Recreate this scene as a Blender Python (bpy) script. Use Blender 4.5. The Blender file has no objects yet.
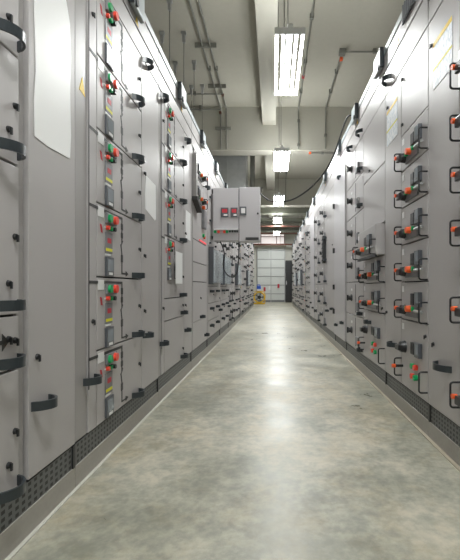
import bpy, bmesh, math, random
from mathutils import Vector
random.seed(7)
SC = bpy.context.scene
COL = SC.collection
PI = math.pi

# ------------------------------------------------------------------ materials
def new_mat(name):
    m = bpy.data.materials.new(name); m.use_nodes = True
    nt = m.node_tree
    return m, nt, nt.nodes['Principled BSDF']

def plain(name, col, rough=0.4, metal=0.0, emis=None, strength=0.0, bump=0.0, scale=300.0, vary=0.0, spec=0.5):
    m, nt, b = new_mat(name)
    b.inputs['Base Color'].default_value = (*col, 1)
    b.inputs['Roughness'].default_value = rough
    b.inputs['Metallic'].default_value = metal
    b.inputs['Specular IOR Level'].default_value = spec
    if emis:
        b.inputs['Emission Color'].default_value = (*emis, 1)
        b.inputs['Emission Strength'].default_value = strength
    if bump or vary:
        g = nt.nodes.new('ShaderNodeNewGeometry')
        n = nt.nodes.new('ShaderNodeTexNoise'); n.inputs['Scale'].default_value = scale
        n.inputs['Detail'].default_value = 3
        mp = nt.nodes.new('ShaderNodeMapping'); mp.inputs['Location'].default_value = (0.317, 0.731, 0.4137)
        nt.links.new(g.outputs['Position'], mp.inputs['Vector'])
        nt.links.new(mp.outputs['Vector'], n.inputs['Vector'])
        if bump:
            bp = nt.nodes.new('ShaderNodeBump'); bp.inputs['Strength'].default_value = bump
            bp.inputs['Distance'].default_value = 0.002
            nt.links.new(n.outputs['Fac'], bp.inputs['Height'])
            nt.links.new(bp.outputs['Normal'], b.inputs['Normal'])
        if vary:
            mx = nt.nodes.new('ShaderNodeMix'); mx.data_type = 'RGBA'
            mx.inputs['A'].default_value = (*[c*(1-vary) for c in col], 1)
            mx.inputs['B'].default_value = (*[min(1, c*(1+vary)) for c in col], 1)
            nt.links.new(n.outputs['Fac'], mx.inputs['Factor'])
            nt.links.new(mx.outputs['Result'], b.inputs['Base Color'])
    return m

M = {}
M['paint'] = plain('cabinet_grey_paint', (0.435, 0.415, 0.415), 0.40, bump=0.03, scale=260, spec=0.5)
M['post'] = plain('frame_grey_paint', (0.33, 0.315, 0.31), 0.36, bump=0.02, scale=260)
M['door'] = plain('smooth_grey_paint', (0.47, 0.455, 0.47), 0.38, bump=0.02, scale=260)
M['gapshade'] = plain('dark_gap', (0.03, 0.03, 0.03), 0.8)  # near-black stand-in for the shade inside door gaps
M['black'] = plain('black_plastic', (0.018, 0.019, 0.021), 0.35)
M['slate'] = plain('slate_handle_plastic', (0.026, 0.034, 0.040), 0.28, spec=0.6)
M['mimic'] = plain('mimic_black', (0.035, 0.035, 0.035), 0.5)
M['chrome'] = plain('chrome', (0.55, 0.55, 0.56), 0.22, 1.0)
M['steel'] = plain('galvanised_steel', (0.42, 0.43, 0.43), 0.45, 0.7, vary=0.15, scale=12)
M['flap'] = plain('pale_blue_metal', (0.38, 0.42, 0.44), 0.42, 0.1)
M['plinth'] = plain('plinth_grey', (0.36, 0.343, 0.31), 0.6, bump=0.2, scale=60, vary=0.08)
M['green'] = plain('green_button', (0.0, 0.33, 0.10), 0.3)
M['red'] = plain('red_button', (0.85, 0.07, 0.04), 0.3)
M['orange'] = plain('orange_knob', (0.90, 0.13, 0.03), 0.35)
M['redtag'] = plain('red_tag', (0.50, 0.03, 0.05), 0.5)
M['yellow'] = plain('yellow_sticker', (0.80, 0.55, 0.01), 0.45)
M['lime'] = plain('yellow_label', (0.72, 0.68, 0.02), 0.45)
M['white'] = plain('white_plastic', (0.78, 0.78, 0.78), 0.4)
M['paper'] = plain('white_paper', (0.93, 0.935, 0.94), 0.30, bump=0.05, scale=40)
M['device'] = plain('dark_device', (0.085, 0.092, 0.105), 0.3)
M['screen'] = plain('blue_grey_screen', (0.26, 0.29, 0.32), 0.2)
M['greyplate'] = plain('grey_plate', (0.19, 0.19, 0.20), 0.4)
M['redscreen'] = plain('red_display', (0.35, 0.02, 0.03), 0.3, emis=(1, 0.05, 0.08), strength=0.06)
M['redglow'] = plain('red_glow_bar', (0.8, 0.05, 0.06), 0.3, emis=(1, 0.10, 0.12), strength=0.25)
M['pipe'] = plain('conduit_grey', (0.24, 0.24, 0.215), 0.5, 0.3)
M['rod'] = plain('rod_grey', (0.20, 0.20, 0.18), 0.5, 0.3)
M['cable'] = plain('black_cable', (0.02, 0.02, 0.02), 0.5)
M['redpipe'] = plain('red_paint_pipe', (0.15, 0.065, 0.048), 0.45)
M['tray'] = plain('olive_tray', (0.16, 0.165, 0.13), 0.5, 0.2, vary=0.2, scale=6)
M['beam'] = plain('painted_concrete', (0.42, 0.407, 0.352), 0.75, bump=0.15, scale=18, vary=0.035)
M['slab'] = plain('painted_concrete_slab', (0.42, 0.405, 0.345), 0.8, bump=0.2, scale=14, vary=0.045)
M['wall'] = plain('painted_wall', (0.55, 0.545, 0.50), 0.8, bump=0.1, scale=20, vary=0.03)
M['bright'] = plain('white_wall_paint', (0.80, 0.77, 0.75), 0.6)
M['shutter'] = plain('shutter_white', (0.62, 0.64, 0.62), 0.45)
M['lamphouse'] = plain('lamp_white_enamel', (0.80, 0.81, 0.82), 0.35)
M['tube'] = plain('lit_tube', (1, 1, 1), 0.4, emis=(0.97, 1.0, 0.985), strength=15.0)
M['glowpane'] = plain('added_glow_pane', (0.8, 0.75, 0.74), 0.3, emis=(1, 0.90, 0.88), strength=0.22)  # emission added so this pane reads bright where lamps leave it grey
M['fan'] = plain('yellow_paint_fan', (0.80, 0.50, 0.02), 0.4)
M['blue'] = plain('blue_plastic', (0.02, 0.10, 0.55), 0.4)
M['trim'] = plain('pale_sealant', (0.52, 0.51, 0.46), 0.6)
M['tan'] = plain('tan_sealant', (0.36, 0.32, 0.25), 0.7)

def perforated():
    m, nt, b = new_mat('perforated_dark_metal')
    N, L = nt.nodes, nt.links
    b.inputs['Roughness'].default_value = 0.45
    g = N.new('ShaderNodeNewGeometry'); s = N.new('ShaderNodeSeparateXYZ')
    L.new(g.outputs['Position'], s.inputs[0])
    def mth(op, a, bb=None):
        n = N.new('ShaderNodeMath'); n.operation = op
        if isinstance(a, float): n.inputs[0].default_value = a
        else: L.new(a, n.inputs[0])
        if bb is not None:
            if isinstance(bb, float): n.inputs[1].default_value = bb
            else: L.new(bb, n.inputs[1])
        return n.outputs[0]
    fy = mth('FRACT', mth('DIVIDE', s.outputs['Y'], 0.030))
    fz = mth('FRACT', mth('DIVIDE', mth('SUBTRACT', s.outputs['Z'], 0.081), 0.0205))
    hy = mth('LESS_THAN', mth('ABSOLUTE', mth('SUBTRACT', fy, 0.5)), 0.26)
    hz = mth('LESS_THAN', mth('ABSOLUTE', mth('SUBTRACT', fz, 0.5)), 0.27)
    h = mth('MULTIPLY', hy, hz)
    mx = N.new('ShaderNodeMix'); mx.data_type = 'RGBA'
    mx.inputs['A'].default_value = (0.115, 0.12, 0.12, 1)
    mx.inputs['B'].default_value = (0.008, 0.008, 0.008, 1)
    L.new(h, mx.inputs['Factor']); L.new(mx.outputs['Result'], b.inputs['Base Color'])
    return m
M['perf'] = perforated()

def floor_mat():
    m, nt, b = new_mat('polished_concrete')
    N, L = nt.nodes, nt.links
    g0 = N.new('ShaderNodeNewGeometry')
    g = N.new('ShaderNodeMapping'); g.inputs['Location'].default_value = (3.317, 1.731, 0.2137)
    L.new(g0.outputs['Position'], g.inputs['Vector'])
    def noise(scale, det, rough, dist=0.0):
        n = N.new('ShaderNodeTexNoise'); n.inputs['Scale'].default_value = scale
        n.inputs['Detail'].default_value = det; n.inputs['Roughness'].default_value = rough
        n.inputs['Distortion'].default_value = dist
        L.new(g.outputs['Vector'], n.inputs['Vector']); return n
    a = noise(1.5, 9, 0.66)
    r = N.new('ShaderNodeValToRGB'); L.new(a.outputs['Fac'], r.inputs['Fac'])
    e = r.color_ramp.elements
    e[0].position = 0.40; e[0].color = (0.285, 0.28, 0.225, 1)
    e[1].position = 0.60; e[1].color = (0.47, 0.445, 0.365, 1)
    k = e.new(0.5); k.color = (0.375, 0.365, 0.30, 1)
    c = noise(6, 9, 0.68)
    r2 = N.new('ShaderNodeValToRGB'); L.new(c.outputs['Fac'], r2.inputs['Fac'])
    e = r2.color_ramp.elements
    e[0].position = 0.38; e[0].color = (0.80, 0.83, 0.84, 1)
    e[1].position = 0.60; e[1].color = (1.06, 1.05, 1.03, 1)
    mx = N.new('ShaderNodeMix'); mx.data_type = 'RGBA'; mx.blend_type = 'MULTIPLY'
    mx.inputs['Factor'].default_value = 0.75
    L.new(r.outputs['Color'], mx.inputs['A']); L.new(r2.outputs['Color'], mx.inputs['B'])
    q = noise(2.6, 9, 0.75)                      # brown wear patches
    r3 = N.new('ShaderNodeValToRGB'); L.new(q.outputs['Fac'], r3.inputs['Fac'])
    e = r3.color_ramp.elements
    e[0].position = 0.47; e[0].color = (1, 1, 1, 1)
    e[1].position = 0.62; e[1].color = (0.86, 0.80, 0.70, 1)
    f = noise(24, 6, 0.7)
    r4 = N.new('ShaderNodeValToRGB'); L.new(f.outputs['Fac'], r4.inputs['Fac'])
    e = r4.color_ramp.elements
    e[0].position = 0.38; e[0].color = (0.86, 0.87, 0.88, 1)
    e[1].position = 0.60; e[1].color = (1.05, 1.04, 1.03, 1)
    out = mx.outputs['Result']
    for rr in (r3, r4):
        m2 = N.new('ShaderNodeMix'); m2.data_type = 'RGBA'; m2.blend_type = 'MULTIPLY'; m2.inputs['Factor'].default_value = 0.85
        L.new(out, m2.inputs['A']); L.new(rr.outputs['Color'], m2.inputs['B']); out = m2.outputs['Result']
    L.new(out, b.inputs['Base Color'])
    d = noise(3.0, 5, 0.6)
    mr = N.new('ShaderNodeMapRange'); mr.inputs['From Min'].default_value = 0.3; mr.inputs['From Max'].default_value = 0.7
    mr.inputs['To Min'].default_value = 0.27; mr.inputs['To Max'].default_value = 0.45
    L.new(d.outputs['Fac'], mr.inputs['Value']); L.new(mr.outputs['Result'], b.inputs['Roughness'])
    bp = N.new('ShaderNodeBump'); bp.inputs['Strength'].default_value = 0.06; bp.inputs['Distance'].default_value = 0.002
    L.new(c.outputs['Fac'], bp.inputs['Height']); L.new(bp.outputs['Normal'], b.inputs['Normal'])
    return m
M['floor'] = floor_mat()

def notice_mat(name, band):
    # printed notice: faint rows of grey-blue print and a yellow rule on white paper
    m, nt, b = new_mat(name)
    N, L = nt.nodes, nt.links
    b.inputs['Roughness'].default_value = 0.45
    g = N.new('ShaderNodeNewGeometry'); s = N.new('ShaderNodeSeparateXYZ'); L.new(g.outputs['Position'], s.inputs[0])
    w = N.new('ShaderNodeTexBrick')
    cb = N.new('ShaderNodeCombineXYZ'); L.new(s.outputs['Z'], cb.inputs[0]); L.new(s.outputs['Y'], cb.inputs[1])
    L.new(cb.outputs[0], w.inputs['Vector'])
    w.inputs['Scale'].default_value = 30; w.inputs['Mortar Size'].default_value = 0.018
    w.inputs['Color1'].default_value = (0.93, 0.94, 0.95, 1); w.inputs['Color2'].default_value = (0.52, 0.60, 0.68, 1)
    w.inputs['Mortar'].default_value = (0.93, 0.94, 0.95, 1)
    L.new(w.outputs['Color'], b.inputs['Base Color'])
    return m
M['notice'] = notice_mat('printed_notice', 0)

def glass():
    m, nt, b = new_mat('tinted_polycarbonate')
    b.inputs['Base Color'].default_value = (0.55, 0.62, 0.68, 1)
    b.inputs['Roughness'].default_value = 0.12
    b.inputs['Alpha'].default_value = 0.62
    return m
M['glass'] = glass()

# ------------------------------------------------------------------ mesh builder
CACHE = {}
WPOS = {}

class Row:
    """face plane of a cabinet row: d is measured out of the face into the aisle"""
    def __init__(self, x0, s): self.x0, self.s = x0, s
    def P(self, d, y, z): return (self.x0 + self.s*d, y, z)
LEFT, RIGHT = Row(-0.735, 1), Row(0.776, -1)
class World:
    def P(self, x, y, z): return (x, y, z)
W = World()

class G:
    def __init__(self, row=W): self.r = row; self.bm = bmesh.new()
    def box(self, a0, a1, y0, y1, z0, z1, bev=0.0):
        P = self.r.P; bm = self.bm
        v = [bm.verts.new(P(a, y, z)) for a in (a0, a1) for y in (y0, y1) for z in (z0, z1)]
        fs = [bm.faces.new([v[i] for i in q]) for q in ((0,1,3,2),(4,6,7,5),(0,4,5,1),(2,3,7,6),(0,2,6,4),(1,5,7,3))]
        if bev:
            es = list({e for f in fs for e in f.edges})
            bmesh.ops.bevel(bm, geom=es, offset=bev, segments=2, affect='EDGES', profile=0.6)
        return self
    def prism(self, pts, d0, d1):                       # polygon in (y, z) extruded along d
        P = self.r.P; bm = self.bm
        A = [bm.verts.new(P(d0, y, z)) for y, z in pts]; B = [bm.verts.new(P(d1, y, z)) for y, z in pts]
        n = len(pts); bm.faces.new(A); bm.faces.new(B[::-1])
        for i in range(n): bm.faces.new((A[i], B[i], B[(i+1) % n], A[(i+1) % n]))
        return self
    def cyl(self, d0, d1, y, z, r, n=14, r1=None):      # axis along d
        r1 = r if r1 is None else r1
        P = self.r.P; bm = self.bm
        A = [bm.verts.new(P(d0, y+r*math.cos(2*PI*i/n), z+r*math.sin(2*PI*i/n))) for i in range(n)]
        B = [bm.verts.new(P(d1, y+r1*math.cos(2*PI*i/n), z+r1*math.sin(2*PI*i/n))) for i in range(n)]
        bm.faces.new(A); bm.faces.new(B[::-1])
        for i in range(n): bm.faces.new((A[i], B[i], B[(i+1) % n], A[(i+1) % n]))
        return self
    def tube(self, pts, r, n=8):
        P = self.r.P; bm = self.bm
        q = [Vector(P(*p)) for p in pts]; rings = []
        up = Vector((0.13, 0.21, 0.97)).normalized()
        for i, p in enumerate(q):
            t = (q[min(i+1, len(q)-1)] - q[max(i-1, 0)]).normalized()
            u = t.cross(up)
            if u.length < 0.05: u = t.cross(Vector((1, 0, 0)))
            u.normalize(); w = t.cross(u).normalized()
            rings.append([bm.verts.new(p + r*(math.cos(2*PI*k/n)*u + math.sin(2*PI*k/n)*w)) for k in range(n)])
        for a, b in zip(rings, rings[1:]):
            for k in range(n): bm.faces.new((a[k], a[(k+1) % n], b[(k+1) % n], b[k]))
        bm.faces.new(rings[0][::-1]); bm.faces.new(rings[-1])
        return self
    def bow(self, y0, y1, z, depth=0.05, h=0.029, t=0.007, n=14):
        """flat bowed pull handle with two feet"""
        P = self.r.P; bm = self.bm; rings = []
        for i in range(n+1):
            u = i/n
            y = y0 + (y1-y0)*u; yi = y0 + t + (y1-y0-2*t)*u
            o = depth*math.sin(PI*u)**0.62 if 0 < u < 1 else 0
            oi = (depth-t)*math.sin(PI*u)**0.62 if 0 < u < 1 else 0
            rings.append([bm.verts.new(P(*q)) for q in ((o, y, z-h/2), (o, y, z+h/2), (oi, yi, z+h/2), (oi, yi, z-h/2))])
        for p, q in zip(rings, rings[1:]):
            for k in range(4): bm.faces.new((p[k], p[(k+1) % 4], q[(k+1) % 4], q[k]))
        bm.faces.new(rings[0]); bm.faces.new(rings[-1][::-1])
        return self
    def ubow(self, y, z0, z1, d=0.043, r=0.0045):
        c = 0.012; pts = [(0, y, z0), (d-c, y, z0)]
        for k in range(1, 4):
            a = k*PI/8; pts.append((d-c+c*math.sin(a), y, z0+c-c*math.cos(a)))
        pts += [(d, y, z0+c), (d, y, z1-c)]
        for k in range(1, 4):
            a = k*PI/8; pts.append((d-c+c*math.cos(a), y, z1-c+c*math.sin(a)))
        pts += [(d-c, y, z1), (0, y, z1)]
        return self.tube(pts, r, 8)
    def build(self, name, mat, parent=None):
        bm = self.bm
        bmesh.ops.recalc_face_normals(bm, faces=bm.faces)
        lo = Vector((min(v.co[i] for v in bm.verts) for i in range(3)))
        hi = Vector((max(v.co[i] for v in bm.verts) for i in range(3)))
        c = (lo+hi)/2
        if parent is None: c.z = lo.z
        for v in bm.verts: v.co -= c
        key = (name, mat, tuple((round(v.co.x, 4), round(v.co.y, 4), round(v.co.z, 4)) for v in bm.verts))
        me = CACHE.get(key)
        if me is None:
            me = bpy.data.meshes.new(name); bm.to_mesh(me); me.materials.append(M[mat]); CACHE[key] = me
        bm.free()
        o = bpy.data.objects.new(name, me); COL.objects.link(o)
        WPOS[o.name] = c
        if parent is not None:
            o.parent = parent; o.location = c - WPOS[parent.name]
        else: o.location = c
        return o

def smooth(o):
    for p in o.data.polygons: p.use_smooth = True
    return o
def tag(o, label, cat, group=None):
    o['label'] = label; o['category'] = cat
    if group: o['group'] = group
    return o
def thing(name, loc, label, cat, group=None):
    o = bpy.data.objects.new(name, None); COL.objects.link(o); o.location = loc
    o.empty_display_size = 0.1
    WPOS[o.name] = Vector(loc)
    return tag(o, label, cat, group)
def struct(o, label=None):
    o['kind'] = 'structure'
    if label: o['label'] = label
    return o
def lab(o, text): o['label'] = text; return o

# ------------------------------------------------------------------ cabinet parts
BASE, TOP_L, TOP_R = 0.165, 2.32, 2.41
GAP = 0.0035
BACK = -0.98

def panel(row, parent, name, y0, y1, z0, z1, mat='paint', d0=-0.022, d1=0.0, g=GAP):
    return G(row).box(d0, d1, y0+g, y1-g, z0+g, z1-g, 0.0025).build(name, mat, parent)
def lock(row, parent, y, z, key=True):
    g = G(row).cyl(0, 0.007, y, z, 0.0095, 14, 0.008)
    g.box(0.007, 0.012, y-0.003, y+0.003, z-0.015, z+0.005)
    return g.build('lock', 'black', parent)
def handle(row, parent, y0, y1, z): return G(row).bow(y0, y1, z).build('handle', 'slate', parent)

def shell(row, name, y0, y1, top, label, group, header=(2.04, 2.15), flap=True, sticker=True, flaps=None):
    """carcass, plinth, perforated skirting, headers and top flap of one cabinet"""
    t = thing(name, row.P(0, (y0+y1)/2, 0), label, 'cabinet', group)
    G(row).box(BACK, -0.034, y0+0.001, y1-0.001, BASE, top-0.02).build('carcass', 'paint', t)
    G(row).box(-0.034, -0.022, y0+0.003, y1-0.003, BASE, top-0.02).build('gap_shade_fill', 'gapshade', t)  # dark sheet behind the doors, deepens the shade in their gaps
    G(row).box(BACK, -0.034, y0+0.001, y1-0.001, top-0.02, top).build('roof_panel', 'paint', t)
    G(row).box(BACK, 0.0, y0+0.001, y1-0.001, 0, 0.081).build('plinth', 'plinth', t)
    G(row).box(-0.10, -0.004, y0+0.003, y1-0.003, 0.081, BASE-0.003).build('perforated_skirting', 'perf', t)
    G(row).box(-0.006, 0.002, y1-0.020, y1-0.004, 0.082, BASE-0.002).build('skirting_clip', 'black', t)
    hz0, hz1 = header
    h1 = panel(row, t, 'header_panel', y0, y1, hz0, hz1)
    h2 = panel(row, t, 'header_panel', y0, y1, hz1+0.006, top-0.05)
    panel(row, t, 'cornice', y0, y1, top-0.05, top, 'flap', d0=-0.03, d1=0.004)
    if sticker:
        yy = y0 + (y1-y0)*0.62; zz = hz1 + 0.035
        G(row).prism([(yy-0.026, zz-0.02), (yy+0.026, zz-0.02), (yy, zz+0.028)], 0, 0.0012).build('warning_sticker', 'yellow', h2)
    for yc in (flaps if flaps is not None else [y0 + (y1-y0)*0.58] if flap else []):
        f = G(row).box(0.004, 0.032, yc-0.085, yc+0.085, top-0.125, top+0.012, 0.010).build('vent_flap', 'flap', t)
        G(row).box(0.004, 0.036, yc-0.102, yc-0.083, top-0.128, top+0.010, 0.006).build('flap_end', 'slate', f)
        G(row).cyl(0.028, 0.040, yc-0.055, top-0.105, 0.020, 12).build('flap_knob', 'slate', f)
    return t

def mimic(row, parent, ya, zt, full=True):
    """painted one-line diagram of a feeder: bus, fuses, switch, arrow"""
    yl = ya + 0.277
    g = G(row); d0, d1 = 0, 0.0015
    g.box(d0, d1, ya-(0.076 if full else 0.05), ya+0.282, zt-0.029, zt-0.017)
    g.box(d0, d1, yl-0.005, yl+0.005, zt-0.145, zt-0.02)
    for a, b in ((0.048, 0.078), (0.092, 0.118)):
        g.box(d0, d1, yl-0.0125, yl+0.0125, zt-b, zt-a)
    g.prism([(yl-0.012, zt-0.150), (yl+0.012, zt-0.128), (yl+0.012, zt-0.134), (yl-0.012, zt-0.160)], d0, d1)
    g.prism([(yl-0.019, zt-0.150), (yl-0.008, zt-0.150), (yl+0.006, zt-0.20), (yl-0.005, zt-0.20)], d0, d1)
    g.box(d0, d1, yl-0.0125, yl+0.0125, zt-0.235, zt-0.20)
    g.box(d0, d1, yl-0.005, yl+0.005, zt-0.292, zt-0.235)
    g.box(d0, d1, yl, yl+0.055, zt-0.293, zt-0.286)
    g.prism([(yl+0.05, zt-0.303), (yl+0.085, zt-0.2895), (yl+0.05, zt-0.276)], d0, d1)
    return g.build('mimic_diagram', 'mimic', parent)

def feeder(row, parent, ya, yb, z0, z1, detail=2, red=True, lk=True):
    """motor-feeder drawer of the left row"""
    d = panel(row, parent, 'drawer', ya, yb, z0, z1)
    if detail >= 1:
        yg, yr, zb = ya+0.103, ya+0.160, z1-0.052
        if detail >= 2:
            G(row).box(0, 0.012, ya+0.082, ya+0.190, z1-0.075, z1-0.028, 0.004).build('button_housing', 'greyplate', d)
        lab(G(row).cyl(0.010, 0.022, yg, zb, 0.019, 16, 0.017).build('push_button', 'green', d), 'green push button')
        lab(G(row).cyl(0.010, 0.025, yr, zb, 0.0195, 16, 0.018).build('push_button', 'red', d), 'red push button')
        if detail >= 2:
            lab(G(row).cyl(0, 0.014, ya+0.098, z1-0.093, 0.0095, 12).build('indicator_lamp', 'red', d), 'red indicator lamp')
            lab(G(row).cyl(0, 0.014, ya+0.128, z1-0.093, 0.0105, 12).build('indicator_lamp', 'green', d), 'green indicator lamp')
            G(row).cyl(0, 0.022, ya+0.150, z1-0.094, 0.010, 12).build('key_switch', 'black', d)
            G(row).box(0, 0.002, ya+0.075, ya+0.088, z1-0.097, z1-0.090).build('white_tick', 'white', d)
        p = G(row).box(0, 0.004, ya+0.080, ya+0.154, z1-0.205, z1-0.113).build('label_plate', 'greyplate', d)
        G(row).box(0, 0.005, ya+0.100, ya+0.138, z1-0.160, z1-0.138).build('red_label', 'redtag', d)
        G(row).box(0, 0.005, ya+0.083, ya+0.151, z1-0.196, z1-0.183).build('yellow_label', 'lime', d)
        G(row).box(0, 0.003, ya+0.083, ya+0.140, z1-0.216, z1-0.207).build('white_label', 'white', d)
        G(row).box(0, 0.010, ya+0.078, ya+0.158, z1-0.308, z1-0.222, 0.002).build('motor_relay', 'device', d)
        if detail >= 2:
            G(row).box(0.010, 0.0115, ya+0.090, ya+0.146, z1-0.285, z1-0.232).build('relay_screen', 'screen', d)
            G(row).box(0.010, 0.0115, ya+0.10, ya+0.14, z1-0.302, z1-0.290).build('relay_port', 'white', d)
        G(row).box(0, 0.002, ya+0.010, ya+0.068, z1-0.055, z1-0.012).build('name_tag', 'white', d)
        if red:
            G(row).prism([(ya+0.030, z1-0.085), (ya+0.046, z1-0.088), (ya+0.056, z1-0.122), (ya+0.040, z1-0.120)], 0, 0.0015).build('red_sticker', 'redtag', d)
        mimic(row, d, ya, z1, detail >= 2)
    handle(row, d, yb-0.155, yb-0.045, z0+0.018)
    if lk: lock(row, d, yb-0.045, z0+0.165)
    return d

def unit_feeders(row, name, y0, ypost, ybus, ydr, ycab, y1, zs, full, label, group, top=TOP_L, detail=2, bushandles=(0.38,), buslocks=(0.61, 1.86), cabhandles=((0.475, 2.04)), cablocks=(0.63,), strip=None, mimics=False):
    t = shell(row, name, y0, y1, top, label, group)
    panel(row, t, 'frame_post', y0, ypost, BASE, 2.04, 'post', d1=-0.004)
    b = panel(row, t, 'busbar_cover', ypost, ybus, BASE, 2.04)
    if full: G(row).box(0, 0.0015, ypost+0.004, ypost+0.0105, 0.34, 2.03).build('mimic_busbar', 'mimic', b)
    for z in bushandles: handle(row, b, ypost-0.04, ypost+0.06, z)
    for z in buslocks: lock(row, b, (ypost+ybus)/2, z)
    for i, (a, bz) in enumerate(zip(zs[1:], zs[:-1])):
        if i in full: feeder(row, t, ybus, ydr, a, bz, detail)
        else:
            d = panel(row, t, 'drawer', ybus, ydr, a, bz)
            handle(row, d, ydr-0.125, ydr-0.005, a+0.03)
            lock(row, d, ydr-0.05, a+0.09)
    if strip: 
        panel(row, t, 'frame_post', ydr, strip, BASE, 2.04, 'post', d1=-0.012)
    c = panel(row, t, 'cable_door', strip or ydr, y1, BASE, 2.04)
    ys = strip or ydr
    for z in cabhandles: handle(row, c, ys+0.015, ys+0.115, z)
    for z in cablocks: lock(row, c, ys+0.045, z)
    return t

# ------------------------------------------------------------------ left row
GL, GR = 'switchgear cabinets of the left row', 'switchgear cabinets of the right row'
STD = [2.04, 1.727, 1.416, 1.105, 0.793, 0.483, BASE]
MIX = [2.04, 1.727, 1.416, 1.105, 0.67, 0.515, BASE]

u = unit_feeders(LEFT, 'switchgear_cabinet', 0.43, 0.50, 0.58, 1.16, None, 1.488, [2.04, 1.727, 1.41, 1.098, 0.67, 0.515, BASE], (), 
    'nearest grey cabinet of the left row, its door covered by a big white film sheet', GL, cabhandles=(0.385,), cablocks=(0.533,), strip=1.20, detail=2)
for z in (1.265, 0.893, 0.598, 0.34): lock(LEFT, u, 1.138, z)
G(LEFT).box(0, 0.0015, 1.02, 1.086, 0.593, 0.605).prism([(1.084, 0.575), (1.112, 0.599), (1.084, 0.623)], 0, 0.0015).build('mimic_arrow', 'mimic', u)

u = unit_feeders(LEFT, 'switchgear_cabinet', 1.490, 1.588, 1.668, 2.238, None, 2.568, STD, range(6),
    'grey left cabinet with six drawers of green and red buttons beside a tall yellow-stickered post', GL, cabhandles=(0.475, 2.035), cablocks=(0.615, 0.93, 1.40))
G(LEFT).prism([(1.525, 1.505), (1.572, 1.495), (1.548, 1.562)], -0.004, -0.0025).build('warning_sticker', 'yellow', u)

u = unit_feeders(LEFT, 'switchgear_cabinet', 2.570, 2.632, 2.704, 3.302, None, 3.606, MIX, range(4),
    'grey left cabinet with a paper sheet hanging over the buttons of its fourth drawer', GL, cabhandles=(0.39, 1.98), cablocks=(0.60, 1.2), bushandles=(0.38, 2.0))

def wdrawer(row, parent, y0, y1, z0, z1, kind='std', out=0.0):
    """withdrawable breaker drawer: two U bows, rotary with orange tip, meter"""
    w = y1-y0
    nm = 'drawer'
    if out:
        d = G(row).box(-0.05, out, y0+GAP, y1-GAP, z0+GAP, z1-GAP, 0.004).build(nm, 'paint', parent)
        G(row).box(out-0.012, out+0.006, y0+0.01, y1-0.01, z0-0.012, z0+0.008).build('drawer_lip', 'black', d)
    else: d = panel(row, parent, nm, y0, y1, z0, z1)
    o = out
    R2 = Row(row.x0 + row.s*o, row.s)
    zb = z0
    zc = zb+0.06 if kind != 'bottom' else zb+0.105
    G(R2).ubow(y0+0.010, zc-0.052, zc+0.052).build('handle_bow', 'black', d)
    G(R2).ubow(y1-0.006, zc-0.052, zc+0.052).build('handle_bow', 'black', d)
    za = zc+0.004
    if kind == 'std':
        G(R2).box(0, 0.010, y0+0.30*w, y0+0.78*w, za-0.042, za+0.022, 0.003).build('switch_plate', 'greyplate', d)
        G(R2).cyl(0.008, 0.034, y0+0.78*w, za-0.004, 0.030, 16, 0.025).box(0.034, 0.052, y0+0.78*w-0.026, y0+0.78*w+0.030, za-0.026, za+0.010, 0.004).build('rotary_handle', 'black', d)
        lab(G(R2).cyl(0.040, 0.060, y0+0.86*w, za+0.004, 0.0105, 12).build('handle_tip', 'orange', d), 'orange handle tip')
        lab(G(R2).cyl(0.008, 0.026, y0+0.66*w, za+0.004, 0.014, 12).build('indicator_lamp', 'green', d), 'green indicator lamp')
        lab(G(R2).cyl(0.008, 0.036, y0+0.56*w, za+0.004, 0.020, 14, 0.017).build('push_button', 'orange', d), 'orange push button')
        lab(G(R2).cyl(0.008, 0.022, y0+0.44*w, za+0.006, 0.012, 12).build('indicator_lamp', 'green', d), 'green indicator lamp')
        G(R2).tube([(0.016, y0+0.10*w, za-0.004), (0.016, y0+0.36*w, za-0.004)], 0.0075).build('lever_sleeve', 'steel', d)
    else:
        G(R2).cyl(0, 0.03, y0+0.84*w, zc+0.13, 0.036, 16, 0.03).box(0.03, 0.055, y0+0.84*w-0.05, y0+0.84*w+0.012, zc+0.115, zc+0.145).build('rotary_handle', 'black', d)
        G(R2).cyl(0, 0.047, y0+0.93*w, zc+0.01, 0.008, 10).build('spindle', 'black', d)
        lab(G(R2).cyl(0.045, 0.066, y0+0.93*w, zc+0.01, 0.0115, 12).build('handle_tip', 'orange', d), 'orange handle tip')
        for k, (a, b) in enumerate((('green', 'red'), ('red', 'green'))):
            zz = zc+0.045-0.055*k
            for q, c in enumerate((a, b)):
                lab(G(R2).cyl(0, 0.02, y0+(0.48-0.11*q)*w, zz, 0.0155, 12).build('push_button', c, d), c+' push button')
    zd = zb+0.125 if kind == 'std' else zc+0.145
    G(R2).box(0, 0.016, y0+0.40*w, y0+0.52*w, zd-0.034, zd+0.030, 0.003).build('breaker_toggle', 'black', d)
    p = G(R2).box(0, 0.022, y0+0.19*w, y0+0.34*w, zd-0.040, zd+0.038, 0.003).build('meter', 'device', d)
    G(R2).box(0.022, 0.0235, y0+0.21*w, y0+0.28*w, zd-0.020, zd+0.032).build('meter_screen', 'screen', d)
    G(R2).box(0, 0.002, y1-0.055, y1-0.02, z1-0.060, z1-0.025).build('name_tag', 'white', d)
    return d

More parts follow.
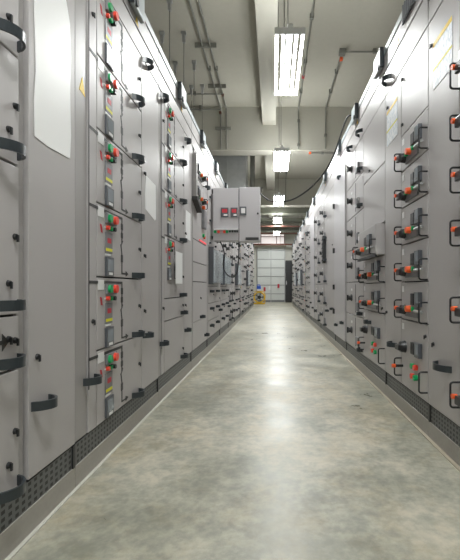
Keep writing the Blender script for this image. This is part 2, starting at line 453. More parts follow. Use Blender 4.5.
def rdrawer(row, parent, y0, y1, z0, z1, alt=0, detail=2):
    """narrow drawer with a black rotary handle and a small bow"""
    d = panel(row, parent, 'drawer', y0, y1, z0, z1)
    w = y1-y0; yk = y0+w*0.66; zk = z0+(z1-z0)*0.52
    G(row).cyl(0, 0.010, yk, zk, 0.034, 16).cyl(0.010, 0.034, yk, zk, 0.025, 14, 0.021).box(0.034, 0.05, yk-0.009, yk+0.009, zk-0.028, zk+0.028).build('rotary_handle', 'black', d)
    if detail >= 1:
        if detail >= 2: G(row).bow(y0+0.05*w, y0+0.05*w+0.10, z0+0.036, 0.045).build('handle', 'slate', d)
        else: G(row).box(0, 0.02, y0+0.2*w, y0+0.2*w+0.05, z0+0.03, z0+0.05).build('handle', 'slate', d)
        G(row).box(0, 0.002, yk-0.03, yk+0.03, zk+0.068, zk+0.09).build('name_tag', 'white', d)
    if detail >= 2:
        G(row).box(0, 0.018, y0+0.22*w, y0+0.36*w, z0+0.05, z0+0.13, 0.003).build('breaker_toggle', 'greyplate', d)
        G(row).box(0, 0.0015, y0+0.42*w, y0+0.445*w, z0+0.03, z1-0.02).build('mimic_line', 'mimic', d)
    return d

def bdoor(row, parent, y0, y1, z0, z1, hz=(), lz=(), mat='paint', far=True, name='cable_door'):
    c = panel(row, parent, name, y0, y1, z0, z1, mat)
    yo = 0.05 if y1-y0 > 0.2 else 0.02
    for z in hz: handle(row, c, y0+yo, y0+yo+0.10, z)
    for z in lz: lock(row, c, y1-0.05, z)
    return c

# fourth left cabinet: breaker drawers high up, a raised side flap, meters, plain doors below
u = shell(LEFT, 'switchgear_cabinet', 3.608, 4.478, TOP_L, 'grey left cabinet just before the open control box, with a narrow raised side flap', GL)
panel(LEFT, u, 'frame_post', 3.608, 3.67, BASE, 2.04, 'post', d1=-0.003)
f = G(LEFT).box(-0.005, 0.035, 3.66, 3.72, 1.56, 1.98, 0.004).build('side_flap', 'post', u)
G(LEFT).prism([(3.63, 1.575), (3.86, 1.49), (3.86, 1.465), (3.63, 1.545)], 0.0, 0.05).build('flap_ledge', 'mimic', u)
for z0, z1 in ((1.80, 2.04), (1.56, 1.80)):
    wdrawer(LEFT, u, 3.73, 4.22, z0, z1)
d = panel(LEFT, u, 'drawer', 3.67, 4.42, 1.20, 1.56)
G(LEFT).box(0, 0.03, 4.12, 4.26, 1.36, 1.55, 0.004).build('breaker', 'greyplate', d)
lab(G(LEFT).cyl(0, 0.03, 4.16, 1.575, 0.02).build('push_button', 'orange', d), 'orange push button')
lab(G(LEFT).cyl(0, 0.02, 4.18, 1.285, 0.019).build('push_button', 'green', d), 'green push button')
lab(G(LEFT).cyl(0, 0.02, 4.235, 1.275, 0.017).build('push_button', 'red', d), 'red push button')
lab(G(LEFT).box(0, 0.006, 3.98, 4.38, 1.212, 1.226).build('glow_bar', 'redglow', d), 'glowing red bar')  # emissive red strip for the pinkish band on this drawer
panel(LEFT, u, 'drawer', 3.67, 4.42, 0.985, 1.20); panel(LEFT, u, 'drawer', 3.67, 4.42, 0.80, 0.985)
d = panel(LEFT, u, 'drawer', 3.67, 4.42, 0.42, 0.80); handle(LEFT, d, 4.02, 4.125, 0.40+0.05); lock(LEFT, d, 4.05, 0.64)
d = panel(LEFT, u, 'drawer', 3.67, 4.42, BASE, 0.42); handle(LEFT, d, 4.28, 4.385, 0.235)
panel(LEFT, u, 'busbar_cover', 4.42, 4.478, BASE, 1.56)
d = panel(LEFT, u, 'drawer', 4.22, 4.478, 1.56, 2.04); handle(LEFT, d, 4.34, 4.45, 1.84)

def breaker_window(row, parent, y0, y1, z0, z1):
    b = G(row).box(0, 0.012, y0, y1, z0, z1).build('breaker_panel', 'greyplate', parent)
    for k in range(3):
        yy = y0 + (y1-y0)*(0.14+0.28*k)
        G(row).box(0.012, 0.04, yy, yy+(y1-y0)*0.17, z0+0.06+0.03*(k % 2), z1-0.05, 0.004).build('breaker', 'device', b)
    G(row).box(0.055, 0.061, y0-0.01, y1, z0, z1).build('clear_cover', 'glass', b)
    G(row).box(0, 0.06, y0-0.012, y0+0.012, z0-0.02, z1+0.02, 0.005).build('cover_hinge', 'device', b)
    return b

def generic(row, name, y0, y1, label, group, kind, top, detail):
    """cabinets further down the row: two drawer columns and a cable door"""
    t = shell(row, name, y0, y1, top, label, group, flap=True, sticker=(y0 < 11), header=(2.04, 2.15) if row is LEFT else (2.06, 2.235))
    hz = 2.04 if row is LEFT else 2.06
    w = y1-y0
    panel(row, t, 'frame_post', y0, y0+0.05, BASE, hz, 'post', d1=-0.004)
    if kind == 'window':
        ya, yb = y0+0.05, y0+0.86*w
        for a, b in ((1.75, hz), (1.48, 1.75), (1.22, 1.48)):
            rdrawer(row, t, ya, ya+(yb-ya)/2, a, b, detail=1); rdrawer(row, t, ya+(yb-ya)/2, yb, a, b, detail=1)
        d = panel(row, t, 'drawer', ya, yb, 0.76, 1.22)
        breaker_window(row, d, ya+0.03, yb-0.03, 0.80, 1.19)
        for a, b in ((0.56, 0.76), (0.36, 0.56), (BASE, 0.36)):
            d = panel(row, t, 'drawer', ya, yb, a, b)
            handle(row, d, ya+0.12, ya+0.225, b-0.06); handle(row, d, yb-0.25, yb-0.145, b-0.06)
            lock(row, d, ya+0.40, (a+b)/2)
    elif kind == 'rotary':
        n = 6; dz = (hz-BASE)/n; ya, yb = y0+0.06, y0+0.74*w; ym = (ya+yb)/2
        for i in range(n):
            rdrawer(row, t, ya, ym, BASE+dz*i, BASE+dz*(i+1), detail=detail)
            rdrawer(row, t, ym, yb, BASE+dz*i, BASE+dz*(i+1), detail=detail)
    elif kind == 'feeder':
        ya, yb = y0+0.06, y0+0.74*w
        for a, b in zip(STD[1:], [hz]+STD[1:-1]): feeder(row, t, ya, yb, a, b, detail=1, red=False, lk=detail > 1)
    yb = y0+0.86*w if kind == 'window' else y0+0.74*w
    bdoor(row, t, yb, y1, BASE, hz, (0.44, 1.98), (0.6, 1.25), 'door' if row is RIGHT and 7 < y0 < 8 else 'paint')
    return t

ORD = ['', 'first', 'second', 'third', 'fourth', 'fifth', 'sixth', 'seventh', 'eighth', 'ninth', 'tenth', 'eleventh', 'twelfth', 'thirteenth', 'fourteenth', 'fifteenth', 'sixteenth']
y = 4.480
kinds = ['window', 'window', 'rotary', 'window', 'feeder', 'rotary', 'window', 'feeder', 'rotary', 'feeder']
for i, k in enumerate(kinds):
    n = i+5
    desc = {'window': 'grey cabinet with clear breaker covers, %s of the left row from the camera',
            'rotary': 'grey cabinet with black rotary handles, %s of the left row from the camera',
            'feeder': 'grey cabinet with push-button drawers, %s of the left row from the camera'}[k] % ORD[n]
    if i == 0: desc = 'grey left cabinet with a clear breaker cover, directly behind the control box'
    if i == len(kinds)-1: desc = 'farthest grey cabinet of the left row, beside the yellow fan'
    generic(LEFT, 'switchgear_cabinet', y, y+1.06, desc, GL, k, TOP_L, 2 if y < 8 else 1)
    y += 1.062
LEFT_END = y

# ------------------------------------------------------------------ right row
HR = (2.06, 2.235)
def rshell(y0, y1, label, **k): return shell(RIGHT, 'switchgear_cabinet', y0, y1, TOP_R, label, GR, header=HR, **k)

u = rshell(1.20, 1.998, 'nearest grey cabinet of the right row, cut off by the frame, with yellow-headed notice', flaps=())
for a, b in zip((1.775, 1.562, 1.347, 1.132, 0.913), (2.06, 1.775, 1.562, 1.347, 1.132)):
    if b > 2: panel(RIGHT, u, 'drawer', 1.25, 1.66, a, b)
    else: wdrawer(RIGHT, u, 1.25, 1.66, a, b)
wdrawer(RIGHT, u, 1.25, 1.66, 0.595, 0.913)
wdrawer(RIGHT, u, 1.25, 1.66, 0.244, 0.595)
panel(RIGHT, u, 'drawer', 1.25, 1.66, BASE, 0.244)
panel(RIGHT, u, 'frame_post', 1.20, 1.25, BASE, 2.06, 'post')
c = panel(RIGHT, u, 'cable_door', 1.66, 1.998, BASE, 2.06)
handle(RIGHT, c, 1.735, 1.885, 0.39); lock(RIGHT, c, 1.93, 0.475); lock(RIGHT, c, 1.955, 1.93)
handle(RIGHT, u, 1.88, 1.985, 2.185)

u = rshell(2.0, 2.768, 'grey right cabinet with a full stack of orange-tipped breaker drawers and door notice', flaps=())
panel(RIGHT, u, 'drawer', 2.0, 2.42, 1.655, 2.06)
vg = G(RIGHT).box(0.004, 0.012, 2.17, 2.37, 2.30, 2.405)
for k in range(6): vg.box(0.012, 0.018, 2.175+0.033*k, 2.188+0.033*k, 2.305, 2.40)
vg.build('vent_grille', 'device', u)
lock(RIGHT, u, 2.39, 1.72); lock(RIGHT, u, 2.39, 1.99)
zs = [1.655, 1.44, 1.22, 1.0, 0.78, 0.56]
for a, b in zip(zs[1:], zs[:-1]): wdrawer(RIGHT, u, 2.0, 2.42, a, b)
wdrawer(RIGHT, u, 2.0, 2.42, BASE, 0.56, 'bottom')
lock(RIGHT, u, 2.03, 0.50)
c = panel(RIGHT, u, 'cable_door', 2.42, 2.768, BASE, 2.06)
handle(RIGHT, c, 2.50, 2.61, 0.385); handle(RIGHT, u, 2.62, 2.74, 2.135); lock(RIGHT, c, 2.72, 0.58); lock(RIGHT, c, 2.70, 1.96)

u = rshell(2.77, 4.248, 'wide grey right cabinet with one breaker drawer pulled slightly out of its front', flaps=(2.88, 3.72))
panel(RIGHT, u, 'drawer', 2.77, 3.42, 1.62, 2.06); panel(RIGHT, u, 'drawer', 2.77, 3.42, 1.205, 1.62)
wdrawer(RIGHT, u, 2.80, 3.40, 0.975, 1.20, 'std', out=0.055)
for a, b in ((0.78, 0.975), (0.56, 0.78)): wdrawer(RIGHT, u, 2.77, 3.42, a, b)
wdrawer(RIGHT, u, 2.77, 3.42, BASE, 0.56, 'bottom')
lock(RIGHT, u, 3.2, 1.68); lock(RIGHT, u, 2.83, 0.60)
handle(RIGHT, u, 3.16, 3.27, 0.47); handle(RIGHT, u, 3.46, 3.60, 2.11); handle(RIGHT, u, 3.9, 4.03, 2.12)
u_b = u
n = 6; dz = (2.06-BASE)/n
for i in range(n): rdrawer(RIGHT, u, 3.42, 4.20, BASE+dz*i, BASE+dz*(i+1))
panel(RIGHT, u, 'frame_post', 4.20, 4.248, BASE, 2.06, 'post')

u = rshell(4.25, 5.0, 'plain pale right cabinet with one tall smooth door and no drawers', flaps=(4.62,))
c = panel(RIGHT, u, 'cable_door', 4.25, 5.0, BASE, 2.06, 'door', d1=0.012)
handle(RIGHT, c, 4.32, 4.44, 0.36); handle(RIGHT, c, 4.72, 4.84, 0.30); handle(RIGHT, c, 4.5, 4.62, 2.0)
for z in (0.45, 0.75, 1.2, 1.75): G(RIGHT).box(0.012, 0.035, 4.955, 4.985, z-0.03, z+0.03).build('hinge', 'black', c)

u = rshell(5.002, 6.498, 'grey right cabinet with a tall black louvre beside rotary handles')
for i in range(n): rdrawer(RIGHT, u, 5.75, 6.498, BASE+dz*i, BASE+dz*(i+1))
c = panel(RIGHT, u, 'cable_door', 5.002, 5.75, BASE, 2.06)
lv = G(RIGHT).box(0, 0.05, 5.86, 5.96, 1.10, 1.50, 0.006)
for k in range(6): lv.box(0.05, 0.058, 5.865, 5.955, 1.13+0.06*k, 1.15+0.06*k)
lv.build('louvre', 'black', u)
handle(RIGHT, c, 5.1, 5.2, 0.47); handle(RIGHT, c, 5.55, 5.66, 0.42); lock(RIGHT, c, 5.2, 1.3)
u = rshell(6.50, 8.20, 'grey right cabinet with one column of rotary handles and a pale plain door')
for i in range(n): rdrawer(RIGHT, u, 6.50, 7.42, BASE+dz*i, BASE+dz*(i+1))
c = panel(RIGHT, u, 'cable_door', 7.42, 8.20, BASE, 2.06, 'door', d1=0.012)
handle(RIGHT, c, 7.5, 7.62, 0.36); handle(RIGHT, c, 7.9, 8.02, 0.44)

y = 8.202
kinds = ['rotary', 'feeder', 'window', 'rotary', 'window', 'feeder', 'rotary']
for i, k in enumerate(kinds):
    n_ = i+7
    desc = {'window': 'grey cabinet with clear breaker covers, %s of the right row from the camera',
            'rotary': 'grey cabinet with black rotary handles, %s of the right row from the camera',
            'feeder': 'grey cabinet with push-button drawers, %s of the right row from the camera'}[k] % ORD[n_]
    if i == 0: desc = 'grey cabinet with twin columns of rotary handles, just beyond the pale-doored right cabinet'
    if i == len(kinds)-1: desc = 'farthest grey cabinet of the right row, nearest the tall black rack'
    generic(RIGHT, 'switchgear_cabinet', y, y+1.10, desc, GR, k, TOP_R, 2 if y < 7.5 else 1)
    y += 1.102
RIGHT_END = y

# ------------------------------------------------------------------ sheets taped to the doors
def sheet(row, y0, y1, z0, z1, label, mat='paper', poly=None, d=0.0005, group=None):
    pts = poly or [(y0, z0), (y1, z0), (y1, z1), (y0, z1)]
    o = G(row).prism(pts, d, d+0.0015).build('paper_sheet', mat)
    return tag(o, label, 'paper', group)
sheet(LEFT, 0, 0, 0, 0, 'large white film sheet stuck on the nearest left cabinet door',
      poly=[(1.232, 1.215), (1.30, 1.208), (1.445, 1.213), (1.452, 1.30), (1.446, 1.45), (1.452, 1.58), (1.445, 1.70), (1.405, 1.80), (1.36, 1.82), (1.235, 1.81), (1.229, 1.60), (1.238, 1.42), (1.228, 1.32)])
sheet(LEFT, 0, 0, 0, 0, 'white paper sheet on the left cable door beside the six button drawers',
      poly=[(2.30, 1.20), (2.48, 1.162), (2.505, 1.172), (2.50, 1.385), (2.31, 1.395), (2.295, 1.28)])
sheet(LEFT, 3.36, 3.555, 1.16, 1.40, 'narrow white paper sheet on the left door just before the raised side flap')
sheet(LEFT, 2.89, 3.10, 0.775, 1.01, 'white paper sheet hanging in front of push buttons, lower left row', d=0.032)
def notice(row, y0, y1, z0, z1, label):
    o = sheet(row, y0, y1, z0, z1, label, 'notice')
    c = G(row).box(0.002, 0.003, y0, y1, z1-0.022, z1).build('yellow_heading', 'yellow', o)
    zm = z0+(z1-z0)*0.42
    G(row).box(0.002, 0.003, y0, y1, zm-0.006, zm+0.004).build('yellow_rule', 'lime', o)
    return o
notice(RIGHT, 1.730, 1.932, 1.700, 1.925, 'printed white notice with yellow heading on the nearest right cabinet')
notice(RIGHT, 2.490, 2.722, 1.700, 1.935, 'printed white notice with yellow heading on the second right cabinet, farther from the camera')
sheet(RIGHT, 1.56, 1.672, 1.57, 1.735, 'small white sheet at the right picture edge, above an orange-tipped handle', d=0.0005)

# ------------------------------------------------------------------ control box jutting into the aisle
Yb = 4.70
cb = thing('control_box', (-0.43, Yb+0.08, 1.30), 'pale grey control box with two red displays jutting into the aisle', 'control box')
G().box(-0.705, -0.405, Yb, Yb+0.16, 1.295, 1.912, 0.004).build('display_housing', 'door', cb)
dr = G().box(-0.397, -0.152, Yb, Yb+0.16, 1.285, 1.925, 0.005).build('box_door', 'door', cb)
G().box(-0.735, -0.700, Yb+0.05, Yb+0.12, 1.36, 1.85).build('mounting_bracket', 'post', cb)
G().box(-0.407, -0.395, Yb+0.006, Yb+0.15, 1.30, 1.905).build('gap_shade_fill', 'gapshade', cb)  # dark fill drawing the line between housing and door
for x0, x1 in ((-0.613, -0.522), (-0.498, -0.415)):
    b = G().box(x0, x1, Yb-0.012, Yb, 1.57, 1.682, 0.003).build('display', 'device', cb)
    lab(G().box(x0+0.015, x1-0.015, Yb-0.0135, Yb-0.012, 1.622, 1.664).build('display_screen', 'redscreen', b), 'lit red screen')
    G().box(x0+0.035, x1-0.012, Yb-0.0135, Yb-0.012, 1.585, 1.605).build('display_key', 'white', b)
b = G().box(-0.388, -0.312, Yb-0.012, Yb, 1.592, 1.694, 0.003).build('meter', 'device', cb)
G().box(-0.374, -0.326, Yb-0.0135, Yb-0.012, 1.615, 1.675).build('meter_face', 'white', b)
G().box(-0.69, -0.405, Yb-0.03, Yb, 1.418, 1.428).build('button_canopy', 'white', cb)
class Front:                                # d points to the camera from the box front
    def P(self, d, x, z): return (x, Yb-d, z)
for x, c in ((-0.678, 'green'), (-0.638, 'red'), (-0.570, 'red'), (-0.540, 'green')):
    lab(G(Front()).cyl(0, 0.02, x, 1.397, 0.017).build('push_button', c, cb), c+' push button')
for x in (-0.505, -0.475, -0.445, -0.42): G(Front()).cyl(0, 0.014, x, 1.402, 0.012).build('selector_switch', 'black', cb)
G(Front()).cyl(0, 0.014, -0.178, 1.612, 0.012).build('lock', 'black', dr)
G(Front()).box(0, 0.02, -0.322, -0.168, 1.305, 1.332, 0.004).build('door_handle', 'black', dr)

def spline(pts, n=8):
    out = []
    P = [Vector(p) for p in pts]; P = [2*P[0]-P[1]] + P + [2*P[-1]-P[-2]]
    for i in range(1, len(P)-2):
        a, b, c, d = P[i-1:i+3]
        for k in range(n):
            t = k/n
            out.append(tuple(0.5*((2*b)+(c-a)*t+(2*a-5*b+4*c-d)*t*t+(3*b-a-3*c+d)*t**3)))
    out.append(tuple(P[-2])); return out
tag(smooth(G().tube(spline([(-0.405, 4.80, 1.29), (-0.41, 4.80, 1.16), (-0.42, 4.80, 0.98), (-0.47, 4.80, 0.87), (-0.56, 4.80, 0.91), (-0.60, 4.80, 1.02), (-0.58, 4.80, 1.12), (-0.60, 4.79, 1.22), (-0.63, 4.78, 1.295)]), 0.007).build('hanging_cable', 'cable')),
    'black cable hanging in a loop under the control box', 'cable')
tag(smooth(G().tube(spline([(0.80, 3.93, 2.415), (0.775, 3.94, 2.44), (0.72, 3.98, 2.40), (0.60, 4.1, 2.05), (0.44, 4.3, 1.85), (0.22, 4.5, 1.735), (0.0, 4.65, 1.745), (-0.12, 4.74, 1.83), (-0.20, 4.78, 1.925), (-0.26, 4.80, 1.925)]), 0.0085).build('sagging_cable', 'cable')),
    'black cable sagging across the aisle from right cabinets to control box', 'cable')

# ------------------------------------------------------------------ the room
XW0, XW1, Y0, Y1, ZS = -3.0, 3.0, -4.5, 20.0, 4.50
struct(G().box(XW0, XW1, Y0, Y1+0.3, -0.10, 0.0).build('floor', 'floor'))
struct(G().box(XW0, XW1, Y0, Y1, ZS, ZS+0.15).build('ceiling', 'slab'))
struct(G().box(XW0-0.15, XW0, Y0, Y1, 0, ZS).build('wall_left', 'wall'))
struct(G().box(XW1, XW1+0.15, Y0, Y1, 0, ZS).build('wall_right', 'wall'))
struct(G().box(XW0, XW1, Y1, Y1+0.15, 0, ZS).build('wall_back', 'wall'))
struct(G().box(XW0, XW1, Y0-0.15, Y0, 0, ZS).build('wall_front', 'wall'))
struct(G().box(-0.735, -0.722, 0.43, LEFT_END, 0, 0.004).build('trim_1', 'trim'))
struct(G().box(0.758, 0.776, 1.20, RIGHT_END, 0, 0.004).build('trim_2', 'tan'))
for yb in (-2.2, 8.33, 13.9):
    struct(G().box(XW0, XW1, yb, yb+0.35, 3.60, ZS).build('ceiling_beam', 'beam'))
struct(G().box(-0.215, 0.058, Y0, Y1, 4.12, ZS).build('ceiling_beam', 'beam'))

# hanging tube lamps
def strip(x, y, z):                          # the light given off by one tube
    l = bpy.data.lights.new('tube_light', 'AREA'); l.shape = 'RECTANGLE'; l.size = 0.024; l.size_y = 1.18
    l.energy = 3.0; l.color = (0.98, 1.0, 0.985)
    o = bpy.data.objects.new('tube_light', l); COL.objects.link(o); o.location = (x, y, z)
def lamp(y, label):
    x, z = 0.165, 3.20
    t = thing('hanging_tube_lamp', (x, y+0.62, z), label, 'lamp', 'hanging tube lamps over the aisle')
    G().box(x-0.028, x+0.028, y, y+1.24, z+0.05, z+0.10, 0.006).build('spine', 'lamphouse', t)
    for yy in (y-0.02, y+1.22): G().box(x-0.150, x+0.150, yy, yy+0.02, z-0.01, z+0.05, 0.004).build('end_cap', 'lamphouse', t)
    for a, dz in ((-0.128, 0.02), (-0.064, 0.0), (0.0, 0.0), (0.064, 0.0), (0.128, 0.02)):
        strip(x+a, y+0.62, z+dz-0.0145)
        smooth(G().tube([(x+a, y+0.02, z+dz), (x+a, y+1.22, z+dz)], 0.0135, 10).build('tube', 'tube', t))
    for a in (-0.055, -0.018):
        G().tube([(x+a, y+0.06, z+0.10), (x+a, y+0.06, ZS if x+a > 0.058 else 4.12)], 0.006, 6).build('suspension_rod', 'rod', t)
    G().tube([(x-0.10, y+1.18, z+0.09), (x-0.10, y+1.18, ZS if x-0.10 > 0.058 else 4.12)], 0.006, 6).build('suspension_rod', 'rod', t)
lamp(3.87, 'nearest lit tube lamp hanging over the aisle, largest in view')
lamp(7.20, 'second lit tube lamp hanging over the aisle, level with the ceiling beam')
lamp(10.75, 'third lit tube lamp over the aisle, just above the sagging cable')
lamp(14.1, 'fourth lit tube lamp over the aisle, below the sagging cable')
lamp(17.5, 'farthest lit tube lamp over the aisle, before the end wall')
lamp(-0.30, 'lit tube lamp hanging over the near end of the aisle, above the camera')
lamp(-3.75, 'lit tube lamp hanging behind the camera')

# conduits
def conduit(paths, label, mat='pipe', r=0.014, clamps=(), boxes=(), extra=()):
    g = G()
    for p in paths: g.tube(p, r, 8)
    o = g.build('conduit', mat); tag(o, label, 'conduit', 'conduits on the ceiling')
    for c in clamps: G().box(c[0]-0.026, c[0]+0.026, c[1]-0.02, c[1]+(0.04 if 8.2 < c[1] < 8.35 else 0.02), c[2]-0.022, ZS if c[2] > 4.4 else c[2]+0.022).build('clamp', 'rod', o)
    for c in boxes: G().box(c[0]-0.05, c[0]+0.05, c[1]-0.05, c[1]+0.05, c[2]-0.045, c[2]+0.03, 0.006).build('junction_box', 'rod', o)
    for c, mname in extra: G().box(c[0]-0.024, c[0]+0.024, c[1]-0.03, c[1]+0.03, c[2]-0.02, c[2]+0.02, 0.004).build('coupling', mname, o)
    return o
zc = ZS-0.045
def run(x, ye=8.30, zend=3.62): return [(x, 2.0, zc), (x, ye-0.04, zc), (x, ye, zc-0.04), (x, ye, zend)]
conduit([run(-1.085)], 'left outer conduit along the ceiling, bending down the beam', clamps=[(-1.085, y, zc) for y in (3.5, 5.0, 6.8)], extra=[((-1.09, 8.27, zc-0.1), 'redpipe')])
conduit([run(-0.965)], 'left inner conduit along the ceiling, bending down the beam', clamps=[(-0.965, y, zc) for y in (3.5, 5.0, 6.8)], extra=[((-0.965, 7.7, zc-0.01), 'redpipe')])
conduit([run(0.53)], 'conduit along the ceiling just right of the nearest lamp', clamps=[(0.53, y, zc) for y in (4.4, 5.5, 6.6, 7.6)] + [(0.53, 8.29, 4.2), (0.53, 8.29, 3.7)], extra=[((0.53, 7.05, zc), 'redtag')])
conduit([[(1.09, 6.3, zc), (1.09, 8.26, zc), (1.09, 8.30, zc-0.04), (1.09, 8.30, 3.62)]], 'right conduit with an orange-marked junction box above the right cabinets',
        clamps=[(1.09, 6.9, zc), (1.09, 7.6, zc), (1.09, 8.29, 3.9)], boxes=[(1.09, 6.3, zc)], extra=[((1.10, 6.45, zc-0.03), 'orange')])
conduit([[(1.145, 6.3, zc), (2.9, 6.3, zc)]], 'conduit branching sideways from the orange-marked junction box to the right', clamps=[(1.6, 6.3, zc)])
conduit([[(0.75, 8.45, 3.58), (1.7, 8.45, 3.58)]], 'short orange-ended conduit crossing the underside of the ceiling beam', clamps=[(1.05, 8.45, 3.58)], boxes=[], extra=[((0.78, 8.45, 3.58), 'orange')])
conduit([[(-2.9, 7.68, zc), (-0.965, 7.68, zc)]], 'conduit crossing the ceiling above the left cabinets, nearer one', clamps=[(-1.5, 7.68, zc)])
conduit([[(-2.9, 8.27, 4.42), (-1.085, 8.27, 4.42)]], 'conduit crossing along the top of the beam above the left cabinets', clamps=[(-1.5, 8.27, 4.42)])
conduit([[(0.44, 8.7, zc), (0.44, 13.85, zc), (0.44, 13.87, 3.65)]], 'conduit in the second ceiling bay beyond the beam', clamps=[(0.44, y, zc) for y in (10, 11.5, 13)])

for y, z in ((6.15, zc), (7.4, zc), (8.29, 4.05)):
    tag(G().box(-1.20, -0.87, y-0.012, y+(0.04 if y > 8 else 0.012), z-0.026, ZS if z > 4.4 else z+0.02).build('strut_bracket', 'pipe'), 'dark strut bracket carrying the two left conduits, '+('nearest to the camera' if y < 7 else 'just before the beam' if y < 8 else 'on the beam face'), 'bracket', 'strut brackets on the left conduits')
# threaded hanger rods above the left row
for k, (x, y) in enumerate(((-1.345, 5.2), (-1.31, 5.88), (-1.31, 6.64), (-1.31, 7.42), (-1.63, 5.88), (-1.63, 6.67), (-1.52, 7.45))):
    o = G().tube([(x, y, TOP_L), (x, y, ZS-0.05)], 0.006, 6).build('hanger_rod', 'rod')
    tag(o, 'thin hanger rod above the left cabinets, %s from the camera in the %s line' % (ORD[k+1] if k < 4 else ORD[k-3], 'aisle-side' if k < 4 else 'wall-side'), 'rod', 'hanger rods above the left row')
    G().box(x-0.035, x+0.035, y-0.025, y+0.025, ZS-0.05, ZS).build('ceiling_bracket', 'steel', o)
    G().box(x-0.02, x+0.02, y-0.02, y+0.02, ZS-0.16, ZS-0.05).build('coupler', 'steel', o)

# duct and services beyond the beam
d = thing('air_duct', (-1.6, 9.3, 3.0), 'grey galvanised air duct beyond the beam, above the control box', 'duct')
G().box(-2.95, -0.62, 9.0, 9.6, 2.95, 3.9).build('duct_body', 'steel', d)
for x in (-1.75, -1.05, -0.64): G().box(x, x+0.03, 8.985, 9.615, 2.93, 3.92).build('duct_flange', 'steel', d)
for x in (-2.4, -0.8): G().tube([(x, 9.3, 3.9), (x, 9.3, ZS)], 0.008, 6).build('duct_hanger', 'rod', d)
p = G().tube([(-0.5, 9.75, 4.5), (-0.5, 9.75, 3.2), (-0.42, 9.75, 3.12), (-0.25, 9.75, 3.12)], 0.06, 10).build('drain_pipe', 'pipe')
tag(smooth(p), 'short grey bent pipe hanging beside the galvanised duct', 'pipe')
for k, (y, z, h) in enumerate(((14.6, 3.45, 0.20), (15.9, 3.35, 0.14), (16.8, 3.15, 0.16), (18.95, 3.3, 0.22))):
    t = thing('cable_tray', (0, y, z), 'olive cable tray crossing the far ceiling, %s from the camera' % ORD[k+1], 'cable tray', 'cable trays at the far end')
    G().box(-2.95, 2.95, y, y+0.45, z, z+0.015).build('tray_bed', 'tray', t)
    for yy in (y, y+0.44): G().box(-2.95, 2.95, yy, yy+0.012, z, z+h).build('side_rail', 'tray', t)
    for x in (-1.2, 1.2): G().tube([(x, y+0.2, z), (x, y+0.2, ZS)], 0.012, 6).build('hanger', 'rod', t)
for k, (y, z, r) in enumerate(((15.2, 3.05, 0.03), (16.6, 2.98, 0.035), (19.65, 3.45, 0.04), (19.5, 2.82, 0.045))):
    o = G().tube([(-2.95, y, z), (2.95, y, z)], r, 8).build('sprinkler_pipe', 'redpipe')
    tag(smooth(o), 'dark red sprinkler pipe across the far ceiling, %s from the camera' % ORD[k+1], 'pipe', 'red pipes at the far end')
    for x in (-0.7, 0.35): G().tube([(x, y, z), (x, y, ZS)], 0.01, 6).build('pipe_hanger', 'rod', o)

# end wall: roller shutter, added glowing panel, black rack
s = thing('roller_shutter', (-0.1, Y1-0.02, 0), 'white panelled shutter door closing the far end of the aisle', 'shutter door')
G().box(-0.80, 0.60, Y1-0.05, Y1, 0, 2.74).build('shutter_curtain', 'shutter', s)
for k in range(6): G().box(-0.80, 0.60, Y1-0.062, Y1-0.05, 0.43*k+0.40, 0.43*k+0.425).build('cross_rail', 'greyplate', s)
for x in (-0.80, -0.12, 0.57): G().box(x, x+0.035, Y1-0.07, Y1-0.05, 0, 2.74).build('stile', 'steel', s)
G().box(-0.85, 0.65, Y1-0.16, Y1, 2.74, 2.86).build('shutter_head', 'tan', s)
for x, z in ((-0.42, 0.64), (0.27, 0.80)): lab(G().box(x-0.05, x+0.05, Y1-0.10, Y1-0.05, z-0.10, z+0.10, 0.01).build('shutter_latch', 'redtag', s), 'red latch')
G().box(-0.22, -0.08, Y1-0.056, Y1-0.05, 0.62, 0.80).build('white_plate', 'white', s)
G().box(-0.80, 0.60, Y1-0.06, Y1-0.05, 0.0, 0.10).build('kick_rail', 'greyplate', s)
wn = struct(G().box(-1.0, 0.56, Y1-0.03, Y1-0.02, 2.92, 3.62).build('glow_panel_1', 'glowpane'))  # made-up glowing pane, brightens the patch above the shutter
for x in (-1.03, -0.62, 0.16, 0.55): G().box(x, x+0.035, Y1-0.06, Y1, 2.90, 3.64).build('mullion', 'redpipe', wn)
for z in (2.88, 3.24, 3.62): G().box(-1.03, 0.585, Y1-0.055, Y1, z, z+0.035).build('rail', 'redpipe', wn)
r = thing('equipment_rack', (0.75, 19.6, 0), 'tall black rack standing right of the far shutter', 'rack')
G().box(0.60, 0.92, 19.35, 19.93, 0.04, 2.04, 0.01).build('rack_body', 'black', r)
G().box(0.62, 0.90, 19.335, 19.35, 0.08, 2.00, 0.004).build('rack_door', 'black', r)
G().box(0.63, 0.66, 19.32, 19.335, 0.85, 1.05).build('rack_handle', 'chrome', r)
G().box(0.62, 0.90, 19.38, 19.90, 0, 0.04).build('rack_foot', 'black', r)

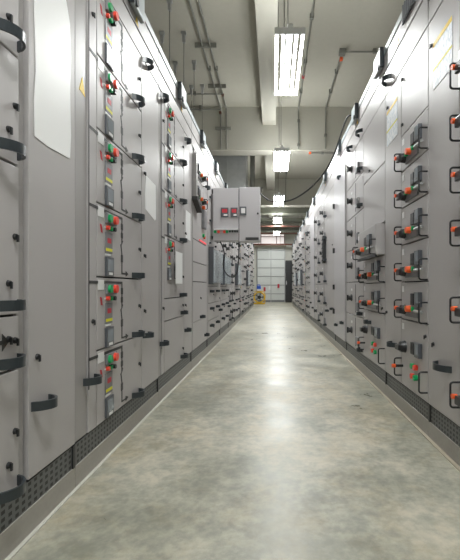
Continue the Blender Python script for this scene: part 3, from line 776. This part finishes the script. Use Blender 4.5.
# yellow drum fan and blue can at the far left
f = thing('drum_fan', (-0.62, 17.6, 0), 'yellow drum fan on the floor at the far end of the left row', 'fan')
class Fr:
    def P(self, d, x, z): return (x, 17.45-d, z)
g = G(Fr()); NN = 20; cx, cz = -0.60, 0.30
for (ra, rb, d0, d1) in ((0.25, 0.22, -0.30, 0.0),):
    rings = []
    for (r_, d_) in ((0.25, d0), (0.25, d1), (0.20, d1), (0.20, d0)):
        rings.append([g.bm.verts.new(g.r.P(d_, cx+r_*math.cos(2*PI*i/NN), cz+r_*math.sin(2*PI*i/NN))) for i in range(NN)])
    for a, b in zip(rings, rings[1:]+rings[:1]):
        for i in range(NN): g.bm.faces.new((a[i], a[(i+1) % NN], b[(i+1) % NN], b[i]))
g.build('drum', 'fan', f)
G(Fr()).cyl(-0.12, -0.06, cx, cz, 0.075).build('hub', 'black', f)
for k in range(5):
    a = 2*PI*k/5; c, s_ = math.cos(a), math.sin(a)
    G(Fr()).prism([(cx+0.06*c-0.02*s_, cz+0.06*s_+0.02*c), (cx+0.19*c-0.05*s_, cz+0.19*s_+0.05*c), (cx+0.19*c+0.05*s_, cz+0.19*s_-0.05*c), (cx+0.06*c+0.02*s_, cz+0.06*s_-0.02*c)], -0.12, -0.105).build('blade', 'greyplate', f)
gg = G(Fr())
for rr in (0.08, 0.14, 0.20): gg.tube([(-0.005, cx+rr*math.cos(2*PI*i/16), cz+rr*math.sin(2*PI*i/16)) for i in range(17)], 0.006, 5)
gg.build('guard', 'black', f)
for yy in (17.48, 17.70): G().box(-0.84, -0.36, yy, yy+0.04, 0, 0.06).build('foot', 'fan', f)
G().tube([(-0.84, 17.6, 0.03), (-0.86, 17.6, 0.4), (-0.80, 17.6, 0.56), (-0.40, 17.6, 0.56), (-0.34, 17.6, 0.4), (-0.36, 17.6, 0.03)], 0.018, 8).build('frame', 'fan', f)
o = thing('jerry_can', (-0.62, 17.6, 0.575), 'blue and white jerry can standing on top of the yellow fan', 'can')
G().box(-0.71, -0.53, 17.5, 17.7, 0.578, 0.80, 0.03).build('can_body', 'blue', o)
G().box(-0.70, -0.54, 17.49, 17.5, 0.58, 0.66).build('can_label', 'white', o)
G().tube([(-0.69, 17.6, 0.79), (-0.68, 17.6, 0.85), (-0.58, 17.6, 0.85), (-0.57, 17.6, 0.79)], 0.016, 8).build('can_handle', 'blue', o)

# ------------------------------------------------------------------ camera, world, view
cam = bpy.data.cameras.new('camera'); co = bpy.data.objects.new('camera', cam); COL.objects.link(co)
co.location = (0, 0, 0.75); co.rotation_euler = (PI/2, 0, 0)
cam.sensor_fit = 'AUTO'; cam.sensor_width = 36; cam.lens = 400/560*36
cam.shift_x = -43/560; cam.shift_y = 7/560; cam.clip_start = 0.05; cam.clip_end = 100
SC.camera = co
w = bpy.data.worlds.new('world'); SC.world = w; w.use_nodes = True
w.node_tree.nodes['Background'].inputs[0].default_value = (0.5, 0.5, 0.5, 1)
w.node_tree.nodes['Background'].inputs[1].default_value = 0.05
SC.view_settings.view_transform = 'Standard'; SC.view_settings.look = 'None'
SC.view_settings.gamma = 1.0; SC.view_settings.use_curve_mapping = False
SC.view_settings.exposure = 1.42
SC.cycles.use_denoising = True
SC.cycles.sample_clamp_indirect = 3.0; SC.cycles.blur_glossy = 1.0
SC.cycles.max_bounces = 14; SC.cycles.diffuse_bounces = 10
